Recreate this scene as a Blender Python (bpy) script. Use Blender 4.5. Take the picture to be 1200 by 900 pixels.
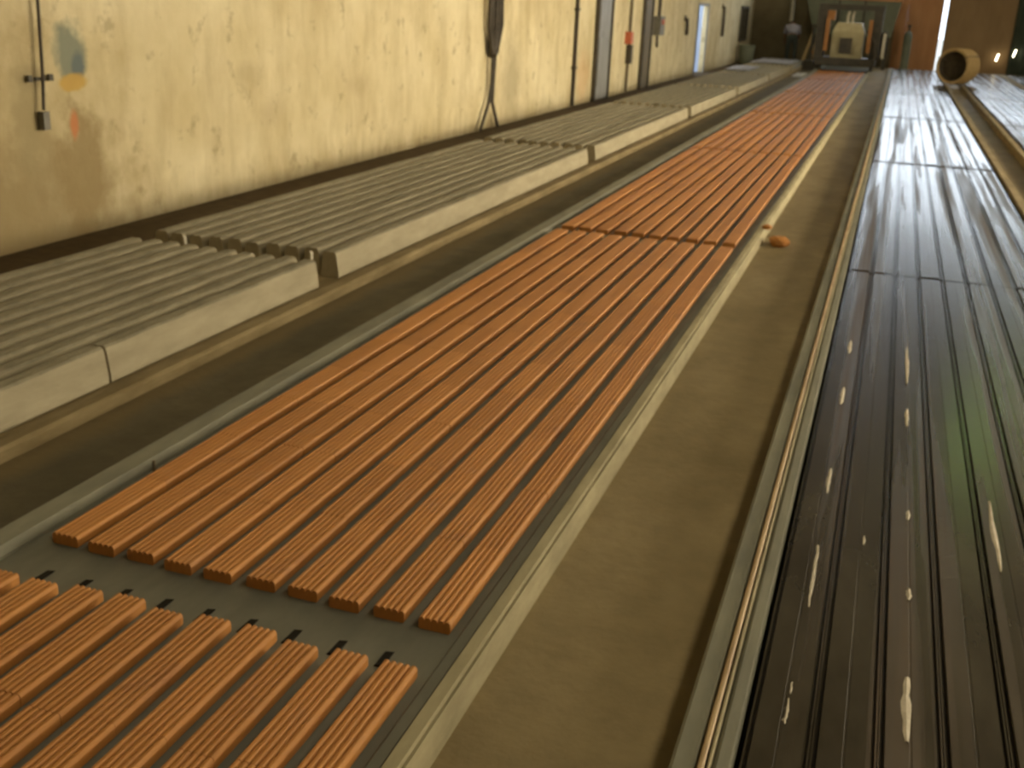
import bpy, bmesh, math, random
from mathutils import Vector, Matrix
random.seed(7)
for o in list(bpy.data.objects): bpy.data.objects.remove(o)
S = bpy.context.scene
COL = S.collection
PI = math.pi

# ------------------------------------------------------------------ camera
def v3(*a): return Vector(a)
FPX = 1270.0; ROLL = 0.045; CAM_H = 1.60
_d = v3(460, -428, FPX).normalized()                 # along the beds, seen from the lens
_ny = FPX * FPX / (428 + 460 * ROLL)
_n = v3(-ROLL * _ny, _ny, FPX).normalized()
_Z = -(_n - _d * _n.dot(_d)); _Z.normalize()
_X = _d.cross(_Z)
cam = bpy.data.objects.new('camera', bpy.data.cameras.new('camera'))
COL.objects.link(cam)
R3 = Matrix((( _X[0], -_X[1], -_X[2]), (_d[0], -_d[1], -_d[2]), (_Z[0], -_Z[1], -_Z[2])))
cam.matrix_world = Matrix.Translation((0, 0, CAM_H)) @ R3.to_4x4()
cam.data.sensor_width = 36; cam.data.lens = FPX / 1200 * 36
cam.data.clip_start = .05; cam.data.clip_end = 300
cam.data.dof.use_dof = True                          # hand-held compact focused too close
cam.data.dof.focus_distance = 0.9; cam.data.dof.aperture_fstop = 14
S.camera = cam

# ------------------------------------------------------------------ world and light levels
W = bpy.data.worlds.new('world'); S.world = W; W.use_nodes = True
bg = W.node_tree.nodes['Background']
bg.inputs[0].default_value = (.78, .88, 1.0, 1); bg.inputs[1].default_value = 2.5
RIGHT_WINDOW = ((1.0, .85, .60), 19.0)               # panes of the side windows: warm daylight
FAR_WINDOW = ((.80, .90, 1.0), 8.5)                 # panes high in the end wall: cool daylight
FILL_SLIT_LIGHT = ((1.0, .88, .62), 9.0)                  # unseen roof panels added as warm fill; also the daylight slits
GREEN_LIGHT = ((.6, 1.0, .25), 5.0)                 # green roof sheets
S.view_settings.view_transform = 'Standard'; S.view_settings.look = 'None'
S.view_settings.gamma = 1; S.view_settings.use_curve_mapping = False
S.view_settings.exposure = 0.3

# ------------------------------------------------------------------ materials
def nt(name):
    m = bpy.data.materials.new(name); m.use_nodes = True
    return m, m.node_tree, m.node_tree.nodes['Principled BSDF']
def node(t, typ, **kw):
    n = t.nodes.new(typ)
    for k, v in kw.items(): setattr(n, k, v)
    return n
def c4(c): return (c[0], c[1], c[2], 1)
def coords(t, scale=(1, 1, 1), space='Object', rnd=False):
    tc = node(t, 'ShaderNodeTexCoord') if space == 'Object' else node(t, 'ShaderNodeNewGeometry')
    out = tc.outputs['Object'] if space == 'Object' else tc.outputs['Position']
    mp = node(t, 'ShaderNodeMapping'); mp.inputs['Scale'].default_value = scale
    t.links.new(out, mp.inputs['Vector'])
    if rnd:
        oi = node(t, 'ShaderNodeObjectInfo'); ml = node(t, 'ShaderNodeMath', operation='MULTIPLY'); ml.inputs[1].default_value = 57
        t.links.new(oi.outputs['Random'], ml.inputs[0]); t.links.new(ml.outputs[0], mp.inputs['Location'])
    return mp.outputs[0]
def noise(t, vec, scale, detail=4, rough=.6, lo=.35, hi=.65):
    n = node(t, 'ShaderNodeTexNoise'); n.inputs['Scale'].default_value = scale
    n.inputs['Detail'].default_value = detail; n.inputs['Roughness'].default_value = rough
    t.links.new(vec, n.inputs['Vector'])
    r = node(t, 'ShaderNodeMapRange'); r.inputs[1].default_value = lo; r.inputs[2].default_value = hi
    t.links.new(n.outputs[0], r.inputs[0]); return r.outputs[0]
def mixc(t, fac, a, b):
    m = node(t, 'ShaderNodeMix', data_type='RGBA')
    if hasattr(fac, 'links'): t.links.new(fac, m.inputs[0])
    else: m.inputs[0].default_value = fac
    for s, x in ((6, a), (7, b)):
        if hasattr(x, 'links'): t.links.new(x, m.inputs[s])
        else: m.inputs[s].default_value = c4(x)
    return m.outputs[2]
def math_(t, op, a, b=None, clamp=False):
    m = node(t, 'ShaderNodeMath', operation=op); m.use_clamp = clamp
    for i, x in enumerate((a, b)):
        if x is None: continue
        if hasattr(x, 'links'): t.links.new(x, m.inputs[i])
        else: m.inputs[i].default_value = x
    return m.outputs[0]
def bump(t, p, h, strength=.3, dist=.01):
    b = node(t, 'ShaderNodeBump'); b.inputs['Strength'].default_value = strength; b.inputs['Distance'].default_value = dist
    t.links.new(h, b.inputs['Height']); t.links.new(b.outputs[0], p.inputs['Normal'])
def simple(name, a, b, scale=8, stretch=(1, 1, 1), rough=.7, bmp=.25, dist=.004, metal=0, rnd=True, spec=.4, lo=.3, hi=.7):
    m, t, p = nt(name)
    vec = coords(t, stretch, rnd=rnd)
    f = noise(t, vec, scale, lo=lo, hi=hi)
    t.links.new(mixc(t, f, a, b), p.inputs['Base Color'])
    p.inputs['Roughness'].default_value = rough; p.inputs['Metallic'].default_value = metal
    p.inputs['Specular IOR Level'].default_value = spec
    if bmp: bump(t, p, noise(t, vec, scale * 4, lo=0, hi=1), bmp, dist)
    return m
def emit(name, col, st):
    m, t, p = nt(name)
    p.inputs['Base Color'].default_value = c4(col); p.inputs['Emission Color'].default_value = c4(col)
    p.inputs['Emission Strength'].default_value = st; p.inputs['Roughness'].default_value = .4
    f = noise(t, coords(t), 1.3, lo=.2, hi=.8)
    mr = node(t, 'ShaderNodeMapRange'); mr.inputs[3].default_value = st * .9; mr.inputs[4].default_value = st * 1.1
    t.links.new(f, mr.inputs[0]); t.links.new(mr.outputs[0], p.inputs['Emission Strength'])
    return m

M = {}
# terracotta: colour varies from tile to tile, with streaks along the ribs and damp patches
def clay():
    m, t, p = nt('terracotta')
    vec = coords(t, (1, 1, 1), rnd=True)
    oi = node(t, 'ShaderNodeObjectInfo')
    base = mixc(t, oi.outputs['Random'], (.44, .190, .044), (.53, .235, .058))
    st = noise(t, coords(t, (40, 1.2, 1), rnd=True), 2.2, lo=.4, hi=.75)
    c = mixc(t, math_(t, 'MULTIPLY', st, .4), base, (.33, .125, .038))
    d = noise(t, vec, 5, detail=6, lo=.60, hi=.75)
    c = mixc(t, math_(t, 'MULTIPLY', d, .45), c, (.22, .09, .045))
    du = noise(t, vec, 11, lo=.55, hi=.8)
    c = mixc(t, math_(t, 'MULTIPLY', du, .35), c, (.44, .24, .12))
    t.links.new(c, p.inputs['Base Color']); p.inputs['Roughness'].default_value = .62
    p.inputs['Specular IOR Level'].default_value = .35
    bump(t, p, noise(t, coords(t, (3, 1, 1), rnd=True), 50, lo=0, hi=1), .08, .001)
    return m
M['clay'] = clay()
M['joist'] = simple('joist_concrete', (.30, .26, .17), (.40, .35, .235), 6, (2, .5, 2), .85, .5, .004)
M['kerb'] = simple('kerb_concrete', (.26, .225, .13), (.40, .35, .21), 7, (2, .6, 2), .85, .4, .004)
M['kerb_grey'] = simple('kerb_grey', (.17, .165, .125), (.26, .25, .18), 5, (2, .5, 2), .8, .4, .004)
M['kerb_tan'] = simple('kerb_tan', (.17, .125, .055), (.29, .225, .115), 5, (2, .5, 2), .9, .5, .006)
M['plate'] = simple('bed_plate', (.125, .125, .098), (.185, .183, .145), 5, (2, .7, 1), .55, .3, .002, spec=.4)
M['plate_dark'] = simple('oily_steel', (.018, .016, .012), (.04, .036, .026), 5, (1, .5, 1), .5, .2, .002)
M['rust'] = simple('rusty_angle', (.30, .19, .09), (.52, .38, .20), 9, (3, .5, 3), .6, .3, .002)
M['groove'] = simple('oily_groove', (.012, .010, .007), (.022, .019, .013), 5, rough=.9, spec=.1)
# wet steel moulds: glossy film of water, brown matt patches
def mould():
    m, t, p = nt('wet_mould_steel')
    vec = coords(t, (1, .35, 1), rnd=True); vw = coords(t, (1.6, .028, 1), 'World')
    f = noise(t, vec, 7, lo=.3, hi=.7)
    c = mixc(t, f, (.038, .031, .019), (.068, .058, .038))
    r = noise(t, vw, 6.5, detail=3, lo=.50, hi=.70)
    c = mixc(t, math_(t, 'MULTIPLY', r, .7), c, (.095, .058, .024))
    t.links.new(c, p.inputs['Base Color'])
    rr = node(t, 'ShaderNodeMapRange'); rr.inputs[3].default_value = .22; rr.inputs[4].default_value = .55
    t.links.new(r, rr.inputs[0]); t.links.new(rr.outputs[0], p.inputs['Roughness'])
    p.inputs['Specular IOR Level'].default_value = .5
    bump(t, p, noise(t, coords(t, (1, .25, 1), rnd=True), 14, detail=2, lo=0, hi=1), .06, .004)
    return m
M['mould'] = mould()
M['splash'] = simple('dried_mortar', (.50, .44, .33), (.66, .60, .48), 30, rough=.9)
# plastered wall, blotched, with old paint marks and dirt
def plaster():
    m, t, p = nt('old_plaster')
    pos = coords(t, (1, 1, 1), 'World')
    sx = node(t, 'ShaderNodeSeparateXYZ'); t.links.new(pos, sx.inputs[0])
    Yc, Zc = sx.outputs[1], sx.outputs[2]
    wob = noise(t, pos, 5, detail=5, lo=.2, hi=.8); wob2 = noise(t, coords(t, (1, 1, .3), 'World'), 9, lo=.2, hi=.8)
    c = mixc(t, noise(t, pos, 1.1, detail=6, lo=.35, hi=.7), (.72, .645, .43), (.56, .475, .275))
    c = mixc(t, math_(t, 'MULTIPLY', noise(t, coords(t, (1, 1, .35), 'World'), 2.6, detail=6, lo=.46, hi=.70), .65), c, (.42, .335, .18))
    c = mixc(t, math_(t, 'MULTIPLY', noise(t, pos, 4.2, detail=5, lo=.585, hi=.69), .6), c, (.31, .245, .135))
    c = mixc(t, math_(t, 'MULTIPLY', noise(t, coords(t, (1, 2, .2), 'World'), 13, lo=.6, hi=.8), .25), c, (.36, .30, .18))
    # dirt rising from the floor
    g = math_(t, 'ADD', math_(t, 'MULTIPLY', Zc, -2.2), math_(t, 'MULTIPLY', wob2, .55))
    g = math_(t, 'ADD', g, .35, True)
    c = mixc(t, math_(t, 'MULTIPLY', g, .75), c, (.20, .145, .065))
    def blob(c, y, z, ry, rz, col, amt, soft=.9):
        a = math_(t, 'DIVIDE', math_(t, 'SUBTRACT', Yc, y), ry); b = math_(t, 'DIVIDE', math_(t, 'SUBTRACT', Zc, z), rz)
        q = math_(t, 'SQRT', math_(t, 'ADD', math_(t, 'MULTIPLY', a, a), math_(t, 'MULTIPLY', b, b)))
        q = math_(t, 'ADD', q, math_(t, 'MULTIPLY', math_(t, 'SUBTRACT', wob, .5), .9))
        mr = node(t, 'ShaderNodeMapRange'); mr.inputs[1].default_value = 1 + soft / 2; mr.inputs[2].default_value = 1 - soft / 2
        t.links.new(q, mr.inputs[0])
        return mixc(t, math_(t, 'MULTIPLY', mr.outputs[0], amt), c, col)
    c = blob(c, 4.7, .55, 1.3, 1.0, (.36, .28, .14), .7, .9)
    c = blob(c, 5.2, .15, 1.2, .5, (.27, .20, .10), .6, .9)      # brown damp
    c = blob(c, 5.95, .38, .20, .42, (.29, .215, .105), .8, .5)
    c = blob(c, 5.92, 1.18, .13, .20, (.22, .24, .185), .95, .5)    # grey green paint
    c = blob(c, 5.98, 1.08, .05, .09, (.12, .15, .16), .8, .6)
    c = blob(c, 5.93, .985, .13, .05, (.52, .34, .09), .9, .4)      # ochre paint
    c = blob(c, 5.90, .71, .04, .09, (.52, .20, .08), .85, .6)      # orange drip
    c = blob(c, 5.56, 1.03, .10, .07, (.20, .165, .10), .5, .9)
    c = blob(c, 5.50, .80, .12, .35, (.35, .29, .16), .7, .9)
    c = blob(c, 14.65, .55, .38, .52, (.40, .34, .21), .8, 1.1)      # soft grey patch
    c = blob(c, 8.0, .95, .16, .09, (.36, .29, .16), .4, 1.0)
    c = blob(c, 8.35, .62, .14, .14, (.40, .32, .19), .4, 1.0)
    c = blob(c, 10.0, .75, .20, .08, (.40, .32, .19), .4, 1.0)
    c = blob(c, 18.4, .45, .35, .35, (.55, .33, .16), .5, .9)
    t.links.new(c, p.inputs['Base Color']); p.inputs['Roughness'].default_value = .9
    p.inputs['Specular IOR Level'].default_value = .2
    bump(t, p, noise(t, pos, 9, detail=8, lo=0, hi=1), .35, .02)
    return m
M['plaster'] = plaster()
# earth and concrete floor: three kinds of surface side by side
def floor_mat():
    m, t, p = nt('hall_floor')
    pos = coords(t, (1, 1, 1), 'World')
    sx = node(t, 'ShaderNodeSeparateXYZ'); t.links.new(pos, sx.inputs[0])
    wob = noise(t, pos, 3, lo=.2, hi=.8)
    X = math_(t, 'ADD', sx.outputs[0], math_(t, 'MULTIPLY', math_(t, 'SUBTRACT', wob, .5), .10))
    n1 = noise(t, coords(t, (1, .5, 1), 'World'), 2.4, detail=6, lo=.35, hi=.7)
    n2 = noise(t, pos, 9, detail=5, lo=.4, hi=.7)
    dark = mixc(t, n1, (.095, .082, .05), (.155, .13, .078))
    dark = mixc(t, math_(t, 'MULTIPLY', n2, .4), dark, (.07, .06, .04))
    sand = mixc(t, n1, (.21, .158, .074), (.31, .24, .125))
    sand = mixc(t, math_(t, 'MULTIPLY', n2, .35), sand, (.16, .12, .058))
    soil = mixc(t, n2, (.060, .038, .014), (.095, .062, .024))
    a = math_(t, 'GREATER_THAN', X, -1.5); b = math_(t, 'GREATER_THAN', X, -3.5)
    c = mixc(t, b, soil, dark); c = mixc(t, a, c, sand)
    ed = node(t, 'ShaderNodeMapRange'); ed.inputs[1].default_value = -2.60; ed.inputs[2].default_value = -2.69
    t.links.new(X, ed.inputs[0])
    c = mixc(t, math_(t, 'MULTIPLY', math_(t, 'MULTIPLY', ed.outputs[0], b), .8), c, (.17, .125, .055))
    t.links.new(c, p.inputs['Base Color']); p.inputs['Roughness'].default_value = .8
    p.inputs['Specular IOR Level'].default_value = .3
    bump(t, p, noise(t, pos, 25, detail=8, lo=0, hi=1), .3, .012)
    return m
M['floor'] = floor_mat()
M['ceiling'] = simple('roof_sheet', (.05, .042, .03), (.08, .07, .05), 2)
M['wall_dark'] = simple('dull_brown_wall', (.14, .115, .065), (.20, .165, .095), 2, rough=.9)
M['tarp'] = simple('green_tarpaulin', (.035, .05, .036), (.06, .075, .052), 3, rough=.7)
M['wall_brown'] = simple('brown_wall', (.16, .13, .08), (.22, .18, .11), 2, rough=.9)
M['door_rust'] = simple('red_oxide_steel', (.46, .22, .09), (.56, .29, .125), 3, (1, 1, .4), .6)
M['door_brown'] = simple('brown_steel', (.29, .185, .085), (.36, .235, .115), 3, (1, 1, .4), .6)
M['door_grey'] = simple('grey_steel', (.20, .20, .19), (.28, .28, .265), 4, (1, 1, .4), .5)
M['door_dark'] = simple('olive_door', (.11, .09, .05), (.15, .12, .065), 4, (1, 1, .4), .6)
M['door_daylight_blue'] = simple('daylight_blue_paint', (.33, .42, .60), (.42, .51, .70), 4, (1, 1, .4), .5)  # blue tone painted in for the daylight seen through the doorway
M['frame'] = simple('dark_frame', (.05, .042, .028), (.08, .068, .045), 6, rough=.6)
M['cable'] = simple('dark_cable', (.04, .032, .022), (.075, .06, .04), 20, rough=.6)
M['pipe'] = simple('dull_pipe', (.14, .115, .07), (.20, .165, .10), 12, rough=.5)
M['box_grey'] = simple('grey_box', (.12, .115, .09), (.18, .17, .135), 12, rough=.5)
M['red'] = simple('red_paint', (.45, .11, .05), (.55, .16, .08), 12, rough=.5)
M['glass_dark'] = simple('dark_glass', (.02, .022, .018), (.035, .036, .03), 3, rough=.15, bmp=0)
M['machine_cream'] = simple('cream_paint', (.34, .30, .17), (.45, .40, .24), 5, rough=.6)
M['machine_dark'] = simple('greasy_iron', (.035, .032, .024), (.07, .06, .042), 6, rough=.6)
M['machine_orange'] = simple('orange_paint', (.32, .14, .04), (.42, .20, .06), 6, rough=.6)
M['machine_green'] = simple('green_paint', (.12, .135, .095), (.17, .185, .13), 4, rough=.6)
M['pale'] = simple('pale_paint', (.50, .46, .36), (.62, .58, .46), 9, rough=.6)
M['wood'] = simple('raw_wood', (.36, .26, .12), (.46, .34, .17), 9, (4, 4, 1), .8)
M['coil'] = simple('tan_wire', (.34, .23, .09), (.48, .34, .15), 14, rough=.55)
M['coil_dark'] = simple('coil_hollow_shade', (.03, .022, .012), (.06, .045, .024), 10, rough=.7)  # dark tone painted in for the shade of the coil's hollow
M['floor_glint'] = simple('pale_floor_glint', (.55, .58, .62), (.66, .69, .73), 4, rough=.3)  # pale tone painted in for light reflected by wet floor
M['shirt'] = simple('lavender_cloth', (.36, .36, .46), (.44, .44, .55), 20, rough=.9)
M['trousers'] = simple('dark_cloth', (.045, .055, .05), (.07, .082, .072), 20, rough=.9)
M['skin'] = simple('skin', (.25, .14, .08), (.29, .17, .10), 20, rough=.6)
M['hair'] = simple('black_hair', (.012, .010, .008), (.02, .017, .013), 60, rough=.6)
M['shoe'] = simple('dark_leather', (.03, .025, .02), (.05, .042, .032), 20, rough=.6)
M['ground'] = simple('yard_ground', (.40, .38, .33), (.50, .47, .41), 1, rough=.95)
M['light_right'] = emit('warm_window_pane', *RIGHT_WINDOW)
M['light_far'] = emit('cool_window_pane', *FAR_WINDOW)
M['light_fill_slit'] = emit('fill_slit_pane', *FILL_SLIT_LIGHT)
M['light_green'] = emit('green_sheet_pane', *GREEN_LIGHT)

# ------------------------------------------------------------------ mesh helpers
class MB:
    def __init__(s): s.v = []; s.f = []
    def add(s, vs, fs):
        o = len(s.v); s.v += [tuple(x) for x in vs]; s.f += [tuple(i + o for i in f) for f in fs]; return s
    def box(s, x0, x1, y0, y1, z0, z1):
        return s.add([(x0,y0,z0),(x1,y0,z0),(x1,y1,z0),(x0,y1,z0),(x0,y0,z1),(x1,y0,z1),(x1,y1,z1),(x0,y1,z1)],
                     [(0,3,2,1),(4,5,6,7),(0,1,5,4),(1,2,6,5),(2,3,7,6),(3,0,4,7)])
    def cbox(s, x0, x1, y0, y1, z0, z1, b=.006):      # chamfered box: long edges along Y
        return s.extrude([(x0, z0), (x1, z0), (x1, z1 - b), (x1 - b, z1), (x0 + b, z1), (x0, z1 - b)], [y0, y1])
    def extrude(s, prof, ys, jit=None):               # profile (x,z) counter-clockwise seen from -Y
        n = len(prof); vs = []
        for k, y in enumerate(ys):
            j = jit[k] if jit else (0, 0)
            vs += [(x + j[0], y, z + (j[1] if z > .02 else 0)) for x, z in prof]
        fs = []
        for k in range(len(ys) - 1):
            for i in range(n):
                a = k * n + i; b = k * n + (i + 1) % n
                fs.append((a, b, b + n, a + n))
        fs.append(tuple(range(n))[::-1]); fs.append(tuple(range((len(ys) - 1) * n, len(ys) * n)))
        fs = [f[::-1] for f in fs]
        return s.add(vs, fs)
    def tube(s, pts, r, n=8):
        pts = [Vector(p) for p in pts]; rs = r if isinstance(r, (list, tuple)) else [r] * len(pts)
        vs = []; up = Vector((0.31, .2, .93))
        for i, p in enumerate(pts):
            d = (pts[min(i + 1, len(pts) - 1)] - pts[max(i - 1, 0)]).normalized()
            u = up if abs(d.dot(up)) < .9 else Vector((1, 0, 0))
            a = d.cross(u).normalized(); b = d.cross(a)
            vs += [p + (a * math.cos(2 * PI * k / n) + b * math.sin(2 * PI * k / n)) * rs[i] for k in range(n)]
        fs = []
        for i in range(len(pts) - 1):
            for k in range(n):
                fs.append((i*n+k, i*n+(k+1) % n, (i+1)*n+(k+1) % n, (i+1)*n+k))
        fs.append(tuple(range(n))[::-1]); fs.append(tuple(range((len(pts)-1)*n, len(pts)*n)))
        return s.add(vs, fs)
    def lathe(s, prof, n=24, mat=None):               # closed profile (r, z) turned about Z
        m = len(prof); vs = []
        for k in range(n):
            a = 2 * PI * k / n
            vs += [(r * math.cos(a), r * math.sin(a), z) for r, z in prof]
        fs = []
        for k in range(n):
            k2 = (k + 1) % n
            for i in range(m):
                i2 = (i + 1) % m
                fs.append((k*m+i, k2*m+i, k2*m+i2, k*m+i2))
        if mat: vs = [mat @ Vector(v) for v in vs]
        return s.add(vs, fs)
    def mesh(s, name, m):
        me = bpy.data.meshes.new(name); me.from_pydata(s.v, [], s.f); me.update()
        bm = bmesh.new(); bm.from_mesh(me); bmesh.ops.recalc_face_normals(bm, faces=bm.faces); bm.to_mesh(me); bm.free()
        me.materials.append(M[m]); return me
    def build(s, name, m, parent=None, smooth=False):
        o = bpy.data.objects.new(name, s.mesh(name, m)); COL.objects.link(o)
        if parent: o.parent = parent
        if smooth:
            for p in o.data.polygons: p.use_smooth = True
        return o
def link(name, me, parent=None, loc=(0, 0, 0), rz=0):
    o = bpy.data.objects.new(name, me); COL.objects.link(o); o.location = loc; o.rotation_euler.z = rz
    if parent: o.parent = parent
    return o
def empty(name, loc=(0, 0, 0), rz=0):
    o = bpy.data.objects.new(name, None); COL.objects.link(o); o.location = loc; o.rotation_euler.z = rz
    o.empty_display_size = .1; return o
def tag(o, label, cat, group=None, kind=None):
    o['label'] = label; o['category'] = cat
    if group: o['group'] = group
    if kind: o['kind'] = kind
    return o
def struct(o, label=None, cat=None):
    o['kind'] = 'structure'
    if label: o['label'] = label; o['category'] = cat
    return o
ORD = ['first', 'second', 'third', 'fourth', 'fifth', 'sixth', 'seventh', 'eighth', 'ninth', 'tenth']

# ------------------------------------------------------------------ shell of the hall
XW, XR, Y0, Y1, ZC = -5.0, 8.0, -4.0, 40.4, 6.0
struct(MB().box(XW - .25, XR + .25, Y0 - .25, Y1 + .25, -.2, 0).build('floor', 'floor'), 'dusty brown floor of the casting hall', 'floor')
struct(MB().box(-80, 80, -60, 120, -.3, -.21).build('ground_outside', 'ground'), 'pale open yard outside the hall', 'ground')
DY0, DY1, DZ = 29.2, 30.7, 1.70                                       # doorway in the left wall
wl = MB().box(XW - .12, XW, Y0, DY0, 0, ZC).box(XW - .12, XW, DY1, Y1, 0, ZC).box(XW - .12, XW, DY0, DY1, DZ, ZC)
struct(wl.build('wall_left', 'plaster'), 'cream plastered wall with stains and old paint marks', 'wall')
# right wall with a row of tall windows
wins = [(8.0 + i * 3.2, 10.8 + i * 3.2) for i in range(4)]; WZ0, WZ1 = .9, 3.9
wr = MB().box(XR, XR + .25, Y0, Y1, 0, WZ0).box(XR, XR + .25, Y0, Y1, WZ1, ZC)
prev = Y0
for a, b in wins: wr.box(XR, XR + .25, prev, a, WZ0, WZ1); prev = b
wr.box(XR, XR + .25, prev, Y1, WZ0, WZ1)
struct(wr.build('wall_right', 'wall_brown'), 'brown wall with a row of tall windows', 'wall')
nwin = 0
def window_right(a, b):
    global nwin; nwin += 1
    w = empty(f'window_{nwin}', (XR + .12, (a + b) / 2, WZ0)); struct(w)
    hw = (b - a) / 2; H = WZ1 - WZ0
    fr = MB().box(-.04, .04, -hw, -hw + .06, 0, H).box(-.04, .04, hw - .06, hw, 0, H).box(-.04, .04, -hw + .06, hw - .06, 0, .06).box(-.04, .04, -hw + .06, hw - .06, H - .06, H)
    fr.build('window_frame', 'frame', w)
    for i in range(3):
        ya = -hw + .06 + i * (2 * hw - .12) / 3; yb = ya + (2 * hw - .12) / 3
        for k in range(2):
            za = .06 + k * (H - .12) / 2; zb = za + (H - .12) / 2
            MB().box(-.008, .008, ya + .015, yb - .015, za + .015, zb - .015).build('pane', 'light_right', w)
for a, b in wins: window_right(a, b)
# end wall: brown masonry, opening for the sliding doors, high window band
DX0, DX1, DZ1 = -.25, 3.35, 2.45
FX0, FX1, FZ0, FZ1 = -2.0, 6.5, 2.75, 4.2
wf = MB().box(XW - .25, DX0, Y1, Y1 + .25, 0, FZ0).box(DX1, XR + .25, Y1, Y1 + .25, 0, FZ0).box(DX0, DX1, Y1, Y1 + .25, DZ1, FZ0)
wf.box(XW - .25, FX0, Y1, Y1 + .25, FZ0, FZ1).box(FX1, XR + .25, Y1, Y1 + .25, FZ0, FZ1).box(XW - .25, XR + .25, Y1, Y1 + .25, FZ1, ZC)
struct(wf.build('wall_far', 'wall_dark'), 'brown end wall behind the machine', 'wall')
nwin += 1
w = empty(f'window_{nwin}', ((FX0 + FX1) / 2, Y1 + .1, FZ0)); struct(w)
hw = (FX1 - FX0) / 2; H = FZ1 - FZ0
MB().box(-hw, hw, -.04, .04, 0, .06).box(-hw, hw, -.04, .04, H - .06, H).box(-hw, -hw + .06, -.04, .04, .06, H - .06).box(hw - .06, hw, -.04, .04, .06, H - .06).build('window_frame', 'frame', w)
for i in range(6):
    xa = -hw + .06 + i * (2 * hw - .12) / 6; xb = xa + (2 * hw - .12) / 6
    MB().box(xa + .02, xb - .02, -.008, .008, .07, H - .07).build('pane', 'light_far', w)
struct(MB().box(XW - .25, XR + .25, Y0 - .25, Y0, 0, ZC).build('wall_back', 'wall_brown'), 'brown wall behind the viewer', 'wall')
ce = MB().box(XW - .25, XR + .25, Y0 - .25, Y1 + .25, ZC, ZC + .1)
struct(ce.build('ceiling', 'ceiling'), 'dark sheet roof of the hall', 'ceiling')
for k, (x, y, lx, ly, mm) in enumerate([(3.2, 1.0, 1.4, 2.4, 'light_fill_slit'), (3.2, 5.0, 1.4, 2.4, 'light_fill_slit'), (-3.0, 33, 1.0, 2.4, 'light_fill_slit'), (5.6, 30, 1.4, 3.0, 'light_fill_slit'), (2.2, 20.4, .26, 1.8, 'light_green'), (2.85, 20.6, .26, 1.8, 'light_green')]):  # warm panels are unseen, added as fill; green ones follow the bed's reflections
    nwin += 1
    w = empty(f'window_{nwin}', (x, y, ZC - .03)); struct(w)
    MB().box(-lx/2, lx/2, -ly/2, ly/2, -.01, .01).build('pane', mm, w)
    MB().box(-lx/2 - .05, lx/2 + .05, -ly/2 - .05, -ly/2, -.03, .03).box(-lx/2 - .05, lx/2 + .05, ly/2, ly/2 + .05, -.03, .03).box(-lx/2 - .05, -lx/2, -ly/2, ly/2, -.03, .03).box(lx/2, lx/2 + .05, -ly/2, ly/2, -.03, .03).build('window_frame', 'frame', w)

# ------------------------------------------------------------------ casting beds
ORANGE = [(.25, 2.03), (2.24, 7.31), (7.44, 12.72), (12.82, 18.1), (18.25, 23.5), (23.65, 28.9), (29.05, 33.7)]
LEFT = [(1.3, 5.26), (5.50, 11.02), (11.32, 16.80), (17.12, 22.02), (22.42, 27.6), (27.95, 33.2), (33.5, 37.6)]
RIGHT = [(.5, 6.98), (7.02, 12.74), (12.90, 18.82), (19.0, 25.3), (25.42, 31.4), (31.52, 37.6)]
BY0, BY1 = .1, 38.0

# bed by the plaster wall
b = tag(empty('casting_bed'), 'low concrete casting bed carrying grey joists beside the cream wall', 'casting bed')
MB().box(-4.19, -2.855, BY0, BY1, 0, .04).build('bed_plate', 'kerb_tan', b)
MB().cbox(-2.850, -2.755, BY0, BY1, 0, .055, .012).build('kerb', 'kerb_tan', b)
MB().cbox(-4.27, -4.195, BY0, BY1, 0, .055, .012).build('kerb', 'kerb_tan', b)
# middle bed with the clay strips
b = tag(empty('casting_bed'), 'dark casting bed covered with rows of orange clay strips', 'casting bed')
MB().box(-2.165, -.846, BY0, BY1, 0, .065).build('bed_plate', 'plate', b)
MB().cbox(-2.285, -2.17, BY0, BY1, 0, .093, .02).build('kerb', 'kerb_grey', b)
kp = [(-.800, 0), (-.747, 0), (-.748, .012), (-.7535, .090), (-.757, .086), (-.762, .086), (-.765, .098), (-.795, .098), (-.800, .090)]
MB().extrude(kp, [BY0, BY1]).build('kerb', 'kerb', b)
MB().cbox(-.842, -.803, BY0, BY1, 0, .078, .006).build('steel_strip', 'plate', b)
MB().tube([(-2.155, 2.78, .06), (-2.155, 2.78, .105)], .006).build('pin', 'pipe', b)
pitch, sw = .1280, .088
for yy in (2.05,):
    for k in range(10):
        x = -.87 - sw / 2 - k * pitch - .062
        if x < -2.1: continue
        MB().add([(x - .012, yy - .008, .066), (x + .012, yy - .008, .066), (x + .010, yy + .065, .066), (x - .012, yy + .06, .066),
                  (x - .010, yy - .008, .070), (x + .010, yy - .008, .070), (x + .007, yy + .06, .069), (x - .009, yy + .055, .069)],
                 [(0,1,5,4),(1,2,6,5),(2,3,7,6),(3,0,4,7),(4,5,6,7),(3,2,1,0)]).build('spacer', 'groove', b)

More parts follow.
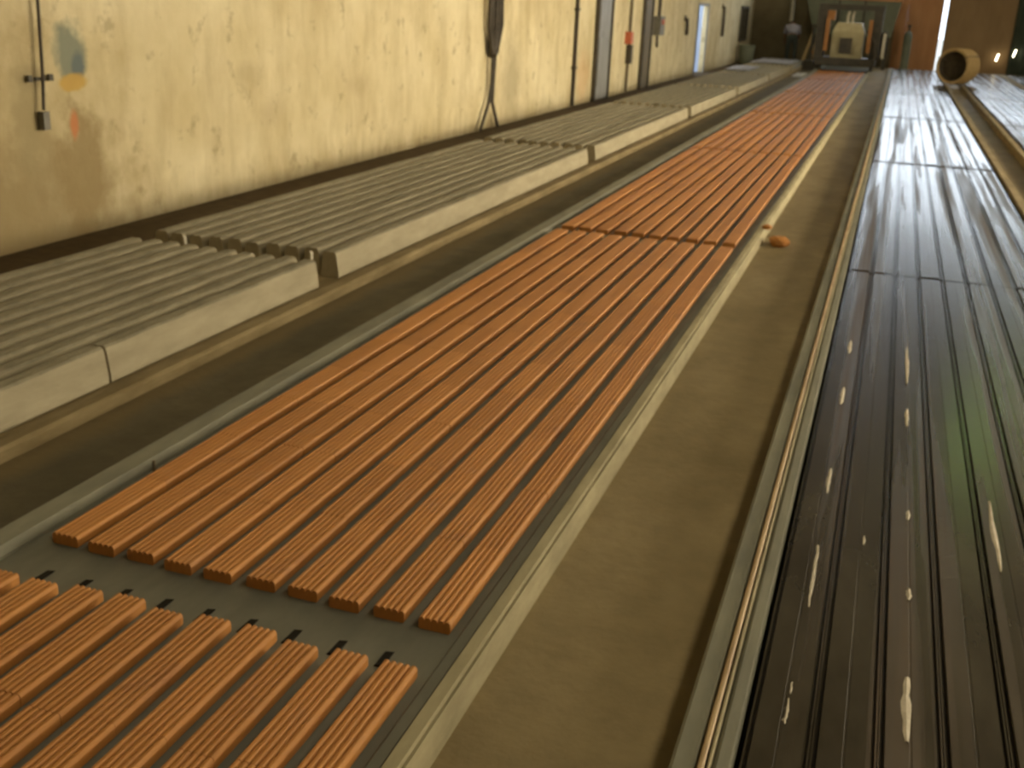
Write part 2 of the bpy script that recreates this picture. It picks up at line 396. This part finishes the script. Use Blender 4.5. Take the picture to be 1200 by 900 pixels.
# ribbed clay tile: five rounded ridges on a flat sole
def clay_profile(w=sw, h=.035):
    pr = [(-w/2 + .003, 0), (w/2 - .003, 0), (w/2, .006), (w/2, h - .009)]
    n = 5; rw = w / n
    for i in range(n):
        cx = w/2 - rw * (i + .5)
        if i: pr.append((cx + rw/2 - .0005, h - .0095))
        pr += [(cx + rw*.36, h - .003), (cx + rw*.16, h), (cx - rw*.16, h), (cx - rw*.36, h - .003)]
    pr += [(-w/2, h - .009), (-w/2, .006)]
    return pr
CP = clay_profile()
tile_cache = {}
def tile_mesh(L):
    k = round(L, 3)
    if k not in tile_cache: tile_cache[k] = MB().extrude(CP, [0, L]).mesh('clay_tile', 'clay')
    return tile_cache[k]
blockname = ['in the block before the wide bare gap', 'in the block beyond the wide bare gap', 'in the second block past the bare gap', 'in the third block past the bare gap',
             'in the fourth block past the bare gap', 'in the fifth block past the bare gap', 'in the far block before the cream machine']
PZ = .0655
for bi, (ya, yb) in enumerate(ORANGE):
    for k in range(10):
        x = -.87 - sw / 2 - k * pitch + random.uniform(-.002, .002)
        y0 = ya + random.uniform(-.012, .012); y1 = yb + random.uniform(-.012, .012)
        if bi == 1: y0 = ya + random.uniform(-.006, .006)
        lab = f'ribbed terracotta strip, {ORD[k]} from the cream kerb, {blockname[bi]}'
        skew = random.uniform(-.0006, .0006)
        if bi <= 2:
            t = empty('clay_strip', (x, y0, PZ), skew)
            n = int(round((y1 - y0) / .42)); L = (y1 - y0) / n
            Lr = round(L - .0015, 3)
            for q in range(n):
                o = link('clay_tile', tile_mesh(Lr), t, (random.uniform(-.0012, .0012), q * L, random.uniform(0, .0008)), random.uniform(-.002, .002))
        else:
            L = round(y1 - y0, 1)
            t = link('clay_strip', tile_mesh(L), None, (x, y0, PZ), skew)
        tag(t, lab, 'clay strip', 'terracotta strips on the middle bed')

# grey concrete joists
def joist_profile():
    return [(-.0575, 0), (.0575, 0), (.0575, .030), (.0520, .075), (.0440, .132), (.0390, .146), (.030, .1535), (.018, .1555), (.006, .152), (0, .154), (-.010, .1555), (-.024, .1550), (-.034, .150), (-.0400, .144), (-.0440, .132), (-.0520, .075), (-.0575, .030)]
JP = joist_profile()
jc = {}
M['joist_top'] = simple('rough_joist_top', (.20, .178, .12), (.31, .278, .19), 14, (2, .6, 2), .95, .8, .006)
def joist_mesh(L, var):
    k = (round(L, 2), var)
    if k not in jc:
        r = random.Random(var * 31 + int(L * 100)); n = 14
        jc[k] = MB().extrude(JP, [L * i / n for i in range(n + 1)], [(r.uniform(-.0012, .0012), r.uniform(-.003, .003)) for i in range(n + 1)]).mesh('concrete_joist', 'joist')
        jc[k].materials.append(M['joist_top'])
        for p in jc[k].polygons:
            if p.normal.z > .45: p.material_index = 1
    return jc[k]
jblock = ['in the block before the dark notched gap', 'just past the dark notched gap', 'in the second block past the notched gap', 'in the third block past the notched gap',
          'in the fourth block past the notched gap', 'in the fifth block past the notched gap', 'in the last block beyond the blue doorway']
for bi, (ya, yb) in enumerate(LEFT):
    for k in range(10):
        x = -2.885 - .0575 - k * .1275
        off = random.uniform(-.03, .03) if k else 0
        y0, y1 = ya + (off if bi else 0), yb + off * .6
        if k == 0 and bi == 0:
            tag(link('concrete_joist', joist_mesh(3.475 - ya, 0), None, (x, ya, .0405)), 'pale grey joist by the aisle, broken short at a narrow crack', 'joist', 'concrete joists on the bed by the wall')
            tag(link('concrete_joist', joist_mesh(yb - 3.49, 1), None, (x, 3.49, .0405)), 'pale grey joist by the aisle between narrow crack and notched gap', 'joist', 'concrete joists on the bed by the wall')
            continue
        o = link('concrete_joist', joist_mesh(round(y1 - y0, 2), k % 4), None, (x, y0, .0405))
        tag(o, f'grey concrete joist, {ORD[k]} from the aisle, {jblock[bi]}', 'joist', 'concrete joists on the bed by the wall')
for i, (x, y, nm) in enumerate([(-2.99, 5.36, 'pale wooden peg near the aisle end of the notched gap'), (-3.83, 5.36, 'pale wooden peg near the wall end of the notched gap')]):
    tag(MB().extrude([(x - .008, .0405), (x + .008, .0405), (x + .006, .205), (x - .004, .215)], [y, y + .02]).build('wooden_peg', 'pale'), nm, 'peg')

# beds of wet steel moulds
mp = .138
def mould_profile(w=mp):
    h = w / 2
    a = [(h - .001, 0), (h - .001, .0245), (h - .005, .0245), (h - .006, .014), (h - .013, .014), (h - .015, .0295), (.003, .0300), (.002, .0285)]
    return [(-x, z) for x, z in a[:1]] + a + [(-x, z) for x, z in a[:0:-1]]
MP = mould_profile()
mc = {}
def mould_mesh(L):
    k = round(L, 2)
    if k not in mc: mc[k] = MB().extrude(MP, [0, L * .33, L * .66, L], [(0, 0), (0, .002), (0, -.002), (0, 0)]).mesh('mould_strip', 'mould')
    return mc[k]
def mould_bed(x0, segs, label, y0, left_rail):
    b = tag(empty('casting_bed'), label, 'casting bed')
    xe = x0 + 9 * mp
    MB().box(x0 - .03, xe + .03, y0, BY1, 0, .07).build('bed_plate', 'groove', b)
    if left_rail:
        MB().cbox(x0 - .140, x0 - .085, y0, BY1, 0, .10, .008).build('kerb', 'kerb_grey', b)
        MB().cbox(x0 - .082, x0 - .068, y0, BY1, 0, .112, .004).build('rail', 'rust', b)
        MB().cbox(x0 - .064, x0 - .056, y0, BY1, 0, .108, .003).build('rail', 'kerb', b)
        MB().cbox(x0 - .053, x0 - .012, y0, BY1, 0.071, .097, .008).build('mortar_fillet', 'kerb_grey', b)
    else:
        MB().cbox(x0 - .12, x0 - .035, y0, BY1, 0, .10, .01).build('kerb', 'kerb_tan', b)
    MB().cbox(xe + .035, xe + .12, y0, BY1, 0, .10, .012).build('kerb', 'kerb_tan', b)
    for (a, c) in segs:
        for k in range(9):
            link('mould_strip', mould_mesh(c - a), b, (x0 + mp * (k + .5) , a + (random.uniform(-.03, .03) if a > 1 else 0), .0705 + random.uniform(0, .002))).rotation_euler = (0, random.uniform(-.010, .010), 0)
    return b
rb = mould_bed(-.10, RIGHT, 'wet glossy casting bed of ribbed steel moulds beside the sandy aisle', .1, True)
mould_bed(1.70, [(9.2, 12.74)] + RIGHT[2:], 'wet ribbed casting bed running beside the wire coil', 9.0, False)
mould_bed(3.20, [(9.2, 12.74)] + RIGHT[2:], 'outermost wet casting bed near the dark end wall', 9.0, False)
# dried mortar splashes on the wet moulds
def splash(x, ya, yb, w):
    r = random.Random(int(x * 1000 + ya * 100)); n = 7; vs = []; fs = []
    for i in range(n + 1):
        y = ya + (yb - ya) * i / n; hw = w * (.35 + .65 * math.sin(PI * (i + .4) / (n + .8))) * r.uniform(.7, 1.2); cx = x + r.uniform(-.3, .3) * w
        hw *= 1.5
        vs += [(cx - hw, y, .1015), (cx, y, .1055), (cx + hw, y, .1015)]
    for i in range(n):
        a = i * 3; fs += [(a, a + 1, a + 4, a + 3), (a + 1, a + 2, a + 5, a + 4)]
    MB().add(vs, fs).build('mortar_splash', 'splash', rb)
for x, ya, yb, w in [(-.018, 5.14, 5.36, .006), (-.016, 4.39, 4.61, .006), (-.014, 3.46, 3.68, .006), (-.012, 2.68, 3.06, .009), (-.024, 2.14, 2.24, .006), (-.022, 2.26, 2.31, .004),
                     (.243, 4.8, 5.37, .005), (.241, 4.24, 4.45, .005), (.243, 3.36, 3.43, .005), (.243, 2.83, 2.90, .006), (.236, 2.18, 2.44, .008), (.498, 3.11, 3.62, .006), (.115, 3.12, 3.18, .004)]:
    splash(x, ya, yb, w)

# broken bit of clay in the sandy aisle
bm = bmesh.new(); bmesh.ops.create_icosphere(bm, subdivisions=2, radius=1)
r = random.Random(4)
for v in bm.verts:
    s = r.uniform(.82, 1.12); v.co = Vector((v.co.x * .075 * s, v.co.y * .11 * s, max(v.co.z, -.45) * .048 * s))
me = bpy.data.meshes.new('clay_lump'); bm.to_mesh(me); bm.free(); me.materials.append(M['clay'])
tag(link('clay_lump', me, None, (-.63, 8.05, .022), .4), 'broken lump of orange clay lying against the cream kerb', 'clay lump')
tag(link('clay_chip', me, None, (-.735, 8.12, .108), 1.2), 'small orange clay chip on top of the cream kerb', 'clay chip').scale = (.45, .35, .5)

# ------------------------------------------------------------------ fittings on the plaster wall
x = XW + .03
c = tag(empty('conduit', (XW + .012, 5.6, .78)), 'thin dark conduit ending in a small box beside green paint', 'conduit')
MB().tube([(.03, .06, 2.9), (.03, .03, .7), (.03, .01, .25), (.03, -.01, .06)], .010).build('pipe', 'cable', c)
MB().extrude([(.0, -.06), (.04, -.06), (.04, .05), (.0, .05)], [-.028, .028]).build('junction_box', 'box_grey', c)
for dy in (-.08, .10): MB().extrude([(.0, .23), (.02, .23), (.016, .27), (.0, .27)], [dy - .018, dy + .018]).build('bracket', 'frame', c)
MB().box(0, .012, -.03, .05, .235, .255).build('clip', 'frame', c)
c = tag(empty('cable_bundle', (XW + .03, 13.7, 0)), 'thick bundle of dark cables hanging down the cream wall', 'cable')
for i in range(6):
    dy = (i - 2.5) * .085
    pts = [(.04 + .02 * (i % 2), dy, 4.2), (.05 + .02 * ((i + 1) % 2), dy + .03 * math.sin(i), 2.2), (.04 + .03 * (i % 3) / 2, dy * .9, 1.3), (.05, dy * .35, .95)]
    if i in (1, 4): pts += [(.04, dy * .25, .6), (.04, dy * .5 - .05, .35), (.04, dy * 2 - (.15 if i == 1 else 0), .02)]
    MB().tube(pts, .028 if i not in (1, 4) else .022).build('cable', 'cable', c)
MB().tube([(.05, -.06, .93), (.05, .06, 1.0)], .05).build('cable_tie', 'frame', c)
c = tag(empty('wall_pipe', (XW, 17.7, 0)), 'thin dark pipe running down the wall left of the grey door', 'pipe')
MB().tube([(.035, 0, 4.5), (.035, 0, .02)], .03).build('pipe', 'cable', c)
for z in (.6, 1.5, 2.6): MB().box(0, .07, -.05, .05, z, z + .04).build('bracket', 'frame', c)
c = tag(empty('wall_pipe', (XW, 21.5, 0)), 'thin pipe with a red valve between grey and olive doors', 'pipe')
MB().tube([(.04, 0, 4.5), (.04, 0, .02)], .028).build('pipe', 'pipe', c)
MB().extrude([(0, .92), (.12, .92), (.12, 1.14), (0, 1.14)], [-.22, -.02]).build('valve_box', 'red', c)
MB().extrude([(.0, .55), (.10, .55), (.10, .90), (0, .90)], [-.05, .10]).build('valve_body', 'frame', c)
c = tag(empty('switch_box', (XW, 24.0, 1.05)), 'small electrical box with red switch hanging beside the olive door', 'switch box')
MB().extrude([(0, 0), (.16, 0), (.16, .38), (0, .38)], [-.22, .22]).build('box', 'box_grey', c)
MB().tube([(.05, .1, .36), (.05, .15, 1.2), (.05, .25, 3.0)], .03).build('cable', 'cable', c)
MB().extrude([(.16, .22), (.19, .22), (.19, .32), (.16, .32)], [-.08, .08]).build('switch', 'red', c)
MB().tube([(.06, 0, .02), (.06, .05, -.25)], .025).build('cable', 'cable', c)
for (y, z, l) in ((27.4, 1.02, .35), (33.2, .9, .8)):
    c = tag(empty('wall_hook', (XW, y, z)), ['short dark hook on the wall before the blue doorway', 'long dark strap hanging on the wall past the blue doorway'][0 if l < .5 else 1], 'hook')
    MB().tube([(.0, 0, l), (.06, 0, l), (.07, .02, l * .5), (.06, .1, 0)], .04).build('strap', 'cable', c)
    MB().box(0, .03, -.06, .06, l - .05, l + .08).build('plate', 'frame', c)
# doors
def wall_door(n, ya, yb, z1, m, label):
    d = empty(f'door_{n}', (XW, (ya + yb) / 2, 0)); struct(d, label, 'door')
    hw = (yb - ya) / 2
    MB().box(.0, .07, -hw - .08, -hw, 0, z1 + .08).box(.0, .07, hw, hw + .06, 0, z1 + .08).box(.0, .07, -hw, hw, z1, z1 + .08).build('door_frame', 'frame', d)
    MB().box(.0, .04, -hw, hw, 0.02, z1).build('door_leaf', m, d)
    for z in (.25, z1 * .55): MB().box(.04, .055, -hw + .1, hw - .1, z, z + (z1 * .38)).build('door_panel', m, d)
    MB().tube([(.04, hw - .12, 1.0), (.10, hw - .12, 1.0), (.10, hw - .24, 1.0)], .012).build('door_handle', 'pipe', d)
wall_door(1, 19.05, 19.95, 2.15, 'door_grey', 'grey steel door in the cream wall')
wall_door(2, 22.75, 23.4, 1.82, 'door_dark', 'narrow olive door in the cream wall')
d = empty('door_3', (XW, (DY0 + DY1) / 2, 0)); struct(d, 'open doorway to daylight in the cream wall', 'door'); hw = (DY1 - DY0) / 2
MB().box(.005, .03, -hw - .06, -hw, 0, DZ + .06).box(.005, .03, hw, hw + .06, 0, DZ + .06).box(.005, .03, -hw, hw, DZ, DZ + .06).build('door_frame', 'door_grey', d)
MB().box(-1.25, -.13, hw - .0, hw + .04, .0, DZ).build('door_leaf', 'door_daylight_blue', d)  # leaf added outside, its blue standing in for sky daylight
for z in (.15, .85): MB().box(-1.15, -.22, hw - .015, hw, z, z + .6).build('door_panel', 'door_daylight_blue', d)
nwin += 1
w = empty(f'window_{nwin}', (XW, 38.0, .75)); struct(w, 'dark window in the far end of the cream wall', 'window')
MB().box(0, .03, -.75, .75, 0, .95).build('pane', 'glass_dark', w)
MB().box(0, .06, -.82, -.75, -.07, 1.02).box(0, .06, .75, .82, -.07, 1.02).box(0, .06, -.75, .75, -.07, 0).box(0, .06, -.75, .75, .95, 1.02).box(.03, .05, -.03, .03, 0, .95).build('window_frame', 'frame', w)
c = tag(MB().tube([(-3.72, 40.25, 5.9), (-3.70, 40.25, 3.0), (-3.66, 40.2, 1.35)], .07).build('down_pipe', 'pale'), 'pale downpipe on the end wall above the bending worker', 'pipe')

# ------------------------------------------------------------------ sliding doors in the end wall
def slide_door(n, xa, xb, m, label, y):
    d = empty(f'door_{n}', ((xa + xb) / 2, y, 0)); struct(d, label, 'door')
    hw = (xb - xa) / 2
    nP = max(2, int(round(2 * hw / .4)))
    for i in range(nP):
        p0 = -hw + 2 * hw * i / nP; p1 = -hw + 2 * hw * (i + 1) / nP
        MB().box(p0, p1 - .0005, -.015, .015, .002, DZ1 + .012).build('door_panel', m, d)
        MB().box(p0 + .004, p0 + .034, -.035, -.0155, .03, DZ1 - .02).build('rib', m, d)
    for z in (.06, 1.2, 2.3): MB().box(-hw, hw, .0155, .05, z, z + .08).build('rail', 'frame', d)
slide_door(4, DX0 - .02, 1.17, 'door_rust', 'rust orange sheet steel sliding door left of the bright gap', Y1 - .05)
slide_door(5, 1.315, 3.40, 'door_brown', 'brown sheet steel sliding door right of the bright gap', Y1 - .05)
struct(MB().box(-.4, 3.5, Y1 - .12, Y1 - .02, DZ1 + .02, DZ1 + .14).build('trim_1', 'frame'), 'dark track above the sliding doors', 'trim')
tp = []; n = 24
for i in range(n + 1):
    xx = 3.42 + 2.3 * i / n; tp.append((xx, Y1 - .14 - .05 * math.sin(i * 1.7) - .02 * math.sin(i * .6)))
vs = [(x, y, z) for z in (.02, 2.6) for x, y in tp] + [(x, y + .01, z) for z in (.02, 2.6) for x, y in tp]
k = n + 1; fs = [(i, i + 1, k + i + 1, k + i) for i in range(n)] + [(2*k + i + 1, 2*k + i, 3*k + i, 3*k + i + 1) for i in range(n)]
tag(MB().add(vs, fs).build('tarpaulin', 'tarp'), 'dark green tarpaulin hanging on the end wall beside the brown door', 'tarpaulin')
for xx, zz, nm in ((3.02, .42, 'left'), (3.52, .58, 'right')):
    nwin += 1
    w = struct(MB().extrude([(xx - .015, zz), (xx + .02, zz), (xx + .07, zz + .22), (xx + .035, zz + .22)], [Y1 - .25, Y1 - .235]).build(f'window_{nwin}', 'light_fill_slit'))
    w['label'] = 'narrow slanted daylight slit low on the dark end wall'; w['category'] = 'slit'

# ------------------------------------------------------------------ casting machine at the end of the middle bed
mc_ = tag(empty('casting_machine', (-1.48, 35.0, .022)), 'cream hopper casting machine in a dark frame spanning the middle bed', 'machine')
def mbox(name, m, *a): return MB().cbox(*a).build(name, m, mc_)
hop = MB().add([(-.44, -.45, .42), (.44, -.45, .42), (.44, .5, .42), (-.44, .5, .42), (-.44, -.55, 1.15), (.44, -.55, 1.15), (.44, .55, 1.15), (-.44, .55, 1.15), (-.34, -.5, 1.40), (.34, -.5, 1.40), (.34, .5, 1.40), (-.34, .5, 1.40)],
    [(0,1,5,4),(1,2,6,5),(2,3,7,6),(3,0,4,7),(4,5,9,8),(5,6,10,9),(6,7,11,10),(7,4,8,11),(8,9,10,11),(3,2,1,0)]).build('hopper', 'machine_cream', mc_)
MB().box(-.20, .14, -.62, -.53, .55, .98).build('hatch', 'machine_dark', hop)
MB().box(-.22, .16, -.63, -.56, .98, 1.01).build('hatch_rim', 'machine_cream', hop)
for xx in (-.08, .06): MB().tube([(xx, -.2, 1.40), (xx, -.2, 1.60), (xx + .03, -.2, 1.72)], .035).build('vent_pipe', 'pale', mc_)
mbox('base_frame', 'machine_dark', -.85, .85, -.75, .75, .22, .42)
for sx in (-1, 1):
    mbox('upright', 'machine_dark', sx * .78 - .13, sx * .78 + .13, -.5, .3, .42, 1.75)
    mbox('side_panel', 'machine_orange', sx * .60 - .05, sx * .60 + .05, -.62, -.3, .60, 1.5)
    for yy in (-.5, .5):
        wm = Matrix.Translation((sx * .755, yy, .20)) @ Matrix.Rotation(PI / 2, 4, 'Y')
        MB().lathe([(.02, -.04), (.11, -.04), (.12, -.03), (.12, .03), (.11, .04), (.02, .04)], 16, wm).build('wheel', 'machine_dark', mc_)
mbox('top_beam', 'machine_dark', -.92, .92, -.3, .1, 1.75, 1.90)
mbox('motor', 'machine_orange', -.72, -.44, -.4, .0, 1.46, 1.72)
mbox('control_box', 'machine_dark', .92, 1.08, -.4, -.1, .55, 1.2)
mbox('control_stalk', 'pale', .98, 1.06, -.5, -.42, .45, 1.15)
MB().tube([(.5, -.5, 1.2), (.75, -.62, .9), (.85, -.68, .45)], .025).build('hose', 'cable', mc_)
# green cabinet behind the machine
cb = tag(empty('storage_tank', (-1.75, 39.3, 0)), 'dull green steel bin on legs behind the casting machine', 'bin')
MB().add([(-1.0, -.6, 1.0), (1.4, -.6, 1.0), (1.4, .6, 1.0), (-1.0, .6, 1.0), (-1.35, -.7, 2.1), (1.6, -.7, 2.1), (1.6, .7, 2.1), (-1.35, .7, 2.1)], [(0,1,5,4),(1,2,6,5),(2,3,7,6),(3,0,4,7),(4,5,6,7),(3,2,1,0)]).build('bin_body', 'machine_green', cb)
for xx in (-.9, 1.3):
    for yy in (-.5, .5): MB().box(xx - .06, xx + .06, yy - .06, yy + .06, 0.042 if yy < -9 else 0.0, 1.05).build('leg', 'machine_dark', cb)
for xx in (-.3, .5): MB().box(xx - .03, xx + .03, -.74, -.62, 1.02, 2.1).build('rib', 'machine_dark', cb)
MB().box(-1.4, 1.65, -.76, .76, 2.1, 2.16).build('rim', 'door_rust', cb)
# gas cylinder and trestle by the rust door
g = tag(empty('gas_cylinder', (.20, 39.2, 0)), 'dark upright gas cylinder in front of the rust orange door', 'gas cylinder')
MB().lathe([(.0, .0), (.12, .0), (.13, .03), (.13, 1.05), (.10, 1.17), (.04, 1.23), (0, 1.23)], 16).build('body', 'machine_green', g)
MB().lathe([(0, 1.22), (.035, 1.22), (.035, 1.36), (.06, 1.37), (.06, 1.42), (0, 1.42)], 12).build('valve', 'machine_dark', g)
# leaning planks
for i, (xx, yy, lean, h) in enumerate([(-3.0, 38.12, .26, 1.05), (-2.76, 38.12, .22, .85)]):
    o = MB().box(-.05, .05, -.02, .02, 0, h).build('wooden_plank', 'wood'); o.location = (xx, yy, .02); o.rotation_euler = (-.12, lean, 0)
    tag(o, ['long raw wooden plank leaning beside the bending worker', 'short raw wooden plank leaning left of the casting machine'][i], 'plank')
tr = tag(empty('tool_trestle', (-2.52, 37.2, 0)), 'dark iron trestle standing between the worker and the machine', 'trestle')
for xx in (-.14, .14):
    MB().tube([(xx, -.25, 0), (xx, 0, 1.2)], .035).build('leg', 'machine_dark', tr); MB().tube([(xx, .25, 0), (xx, 0, 1.2)], .035).build('leg', 'machine_dark', tr)
MB().box(-.22, .22, -.06, .06, 1.2, 1.32).build('top_bar', 'machine_dark', tr)
MB().box(-.14, .14, -.16, -.12, .45, .52).build('stretcher', 'machine_orange', tr)
sh = MB().extrude([(-.16, 0), (.16, 0), (.15, .02), (.05, .035), (-.05, .025), (-.15, .03)], [-.9, .9]).build('wet_floor_glint', 'floor_glint'); sh.location = (-2.50, 32.0, .002)  # sheet added to imitate the bright reflection of a wet floor
tag(sh, 'pale sheet added as wet floor reflection in the aisle near the machine', 'painted reflection')
tag(MB().extrude([(-2.72, 0), (-2.40, 0), (-2.42, .28), (-2.45, .30), (-2.68, .30), (-2.71, .28)], [35.1, 35.5]).build('oil_tin', 'machine_dark'), 'dark tin standing between the pale sheet and the trestle', 'tin')
# plastic sheet over the last joists; the small one stands for doorway daylight
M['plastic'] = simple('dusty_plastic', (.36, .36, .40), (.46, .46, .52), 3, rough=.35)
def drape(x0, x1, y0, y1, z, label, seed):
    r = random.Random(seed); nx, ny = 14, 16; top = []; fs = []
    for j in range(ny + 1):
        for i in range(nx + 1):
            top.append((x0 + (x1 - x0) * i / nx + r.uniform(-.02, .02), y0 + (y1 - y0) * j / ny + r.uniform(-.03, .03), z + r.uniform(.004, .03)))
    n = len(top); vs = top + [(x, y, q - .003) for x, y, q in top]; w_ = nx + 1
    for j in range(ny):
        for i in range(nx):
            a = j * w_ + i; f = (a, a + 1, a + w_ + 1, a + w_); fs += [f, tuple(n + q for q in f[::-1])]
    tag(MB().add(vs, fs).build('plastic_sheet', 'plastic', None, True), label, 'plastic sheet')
drape(-4.12, -2.95, 33.7, 37.3, .202, 'wrinkled grey plastic sheet covering the joists of the last block', 3)
drape(-4.12, -3.5, 28.6, 31.0, .202, 'pale sheet added as daylight spill on the joists facing the blue doorway', 5)  # added sheet, its pale colour imitates daylight falling from the doorway
# bin under the dark window
tag(MB().lathe([(0, 0), (.20, 0), (.26, .60), (.24, .60), (.19, .03), (0, .03)], 16, Matrix.Translation((-4.65, 37.0, 0))).build('bucket', 'machine_green'), 'dark bucket standing at the wall below the dark window', 'bucket')

# ------------------------------------------------------------------ coil of wire on the kerbs between the wet beds
cm = Matrix.Translation((1.42, 30.0, .552)) @ Matrix.Rotation(-.50, 4, 'Z') @ Matrix.Rotation(PI / 2, 4, 'X')
co = tag(empty('wire_coil'), 'tan coil of wire lying on its side with a dark hollow core', 'wire coil')
ri, ro, L = .35, .43, .56
MB().lathe([(ri, -L/2), (ro - .03, -L/2), (ro - .03, L/2), (ri, L/2)], 32, cm).build('winding', 'coil_dark', co, True)
MB().lathe([(0, .02), (ri - .005, .02), (ri - .005, .05), (0, .05)], 24, cm).build('hollow_shade_disc', 'coil_dark', co)  # dark disc added to imitate shade inside the hollow
for i in range(12):
    z = -L/2 + .018 + i * (L - .036) / 11
    MB().lathe([(ro - .03 + .022 * math.cos(a * PI / 3), z + .018 * math.sin(a * PI / 3)) for a in range(6)], 32, cm).build('wire_turn', 'coil', co, True)
for i in range(2):
    rr = ri + .02 + i * .036
    for zz in (-L/2 - .006, L/2 + .006):
        MB().lathe([(rr + .018 * math.cos(a * PI / 3), zz + .014 * math.sin(a * PI / 3)) for a in range(6)], 32, cm).build('wire_turn', 'coil', co, True)
for a in (.6, 2.7, 4.8):
    pts = [cm @ Vector((math.cos(a) * q, math.sin(a) * q, z)) for q, z in ((ri - .02, -L/2 - .03), (ro + .01, -L/2 - .03), (ro + .01, L/2 + .03), (ri - .02, L/2 + .03), (ri - .02, -L/2 - .03))]
    MB().tube(pts, .010, 6).build('tie', 'cable', co)
wr_ = tag(empty('wire_stand', (1.215, 34.5, .116)), 'thin pale wire ends bent over on a stand before the bright gap', 'wire stand')
for i, (a, b_) in enumerate(((-.20, .02), (-.10, .05), (.02, .10))):
    MB().tube([(a, -.8, .0), (a + .04, -.4, .18), (b_ - .02, 0, .34), (b_, .3, .50)], .013, 6).build('wire', 'pale', wr_)
MB().box(-.03, .0, -.02, .02, .0, .34).build('post', 'machine_dark', wr_)
MB().box(-.12, .06, -.08, .08, -.0, .02).build('foot', 'machine_dark', wr_)

# ------------------------------------------------------------------ the worker, bending over with back to the viewer
def skin(name, pts, edges, m, parent, root=0, sub=2):
    me = bpy.data.meshes.new(name); me.from_pydata([p[:3] for p in pts], edges, []); me.materials.append(M[m])
    o = bpy.data.objects.new(name, me); COL.objects.link(o); o.parent = parent
    sk = o.modifiers.new('skin', 'SKIN'); sk.use_smooth_shade = True
    for i, p in enumerate(pts):
        rr = p[3]; me.skin_vertices[0].data[i].radius = rr if isinstance(rr, tuple) else (rr, rr)
        me.skin_vertices[0].data[i].use_root = (i == root)
    sb = o.modifiers.new('sub', 'SUBSURF'); sb.levels = sub; sb.render_levels = sub
    return o
P = tag(empty('person', (-3.40, 38.5, 0), .15), 'worker in lavender shirt and dark trousers bending over by the wall', 'person')
# 0 pelvis 1 waist 2 chest 3 neck 4 head ; facing +Y, trunk bent forward
B = [(0, 0, .90, .14), (0, .10, 1.05, .14), (0, .28, 1.20, .155), (0, .46, 1.27, .055), (0, .54, 1.27, .085), (0, .62, 1.24, .075)]
E_ = [(0, 1), (1, 2), (2, 3), (3, 4), (4, 5)]
def limb(parent_i, pts):
    i0 = len(B)
    for k, p in enumerate(pts):
        B.append(p); E_.append((parent_i if k == 0 else i0 + k - 1, i0 + k))
for s in (-1, 1):
    limb(0, [(s * .10, .0, .84, .085), (s * .12, .03, .47, .058), (s * .125, -.02, .10, .042), (s * .13, .10, .04, .035)])
    limb(2, [(s * .19, .36, 1.20, .058), (s * .24, .44, .93, .043), (s * .20, .60, .74, .030), (s * .19, .66, .68, .030)])
    h = len(B) - 1
    for q, (dx, dy, dz) in enumerate(((.03, .07, -.07), (.01, .09, -.08), (-.01, .09, -.08), (-.03, .07, -.07))):
        limb(h, [(s * .19 + dx * .8, .66 + dy * .5, .68 + dz * .5, .010), (s * .19 + dx, .66 + dy * .8, .68 + dz, .008)])
    limb(h - 1, [(s * .16, .655, .70, .011), (s * .145, .69, .66, .009)])
body = skin('body', B, E_, 'skin', P)
# shirt: trunk and sleeves
T = [(0, .04, .97, (.175, .145)), (0, .11, 1.07, (.175, .15)), (0, .28, 1.215, (.20, .16)), (0, .41, 1.26, (.10, .085))]
TE = [(0, 1), (1, 2), (2, 3)]
for s in (-1, 1):
    i = len(T); T += [(s * .19, .36, 1.20, .078), (s * .222, .41, 1.04, .066), (s * .238, .44, .95, .062)]; TE += [(2, i), (i, i + 1), (i + 1, i + 2)]
skin('shirt', T, TE, 'shirt', P, 1)
T = [(0, .03, .98, (.165, .14)), (0, 0, .89, (.165, .15))]; TE = [(0, 1)]
for s in (-1, 1):
    i = len(T); T += [(s * .10, 0, .80, .105), (s * .12, .03, .48, .078), (s * .125, -.01, .13, .066)]; TE += [(1, i), (i, i + 1), (i + 1, i + 2)]
skin('trousers', T, TE, 'trousers', P, 1)
for s in (-1, 1): skin('shoe', [(s * .125, -.05, .05, .05), (s * .13, .06, .045, .05), (s * .135, .16, .035, .035)], [(0, 1), (1, 2)], 'shoe', P)
skin('hair', [(0, .50, 1.33, .06), (0, .58, 1.335, .07), (0, .66, 1.29, .045)], [(0, 1), (1, 2)], 'hair', P, 1)
# face: nose, ears
f_ = MB().add([(-.018, .66, 1.20), (.018, .66, 1.20), (0, .66, 1.25), (0, .72, 1.20)], [(0, 1, 3), (1, 2, 3), (2, 0, 3), (0, 2, 1)]).build('nose', 'skin', P)
for s in (-1, 1): MB().lathe([(.0, -.01), (.025, -.01), (.03, 0), (.025, .01), (0, .01)], 10, Matrix.Translation((s * .088, .57, 1.26)) @ Matrix.Rotation(PI / 2, 4, 'Y')).build('ear', 'skin', P)
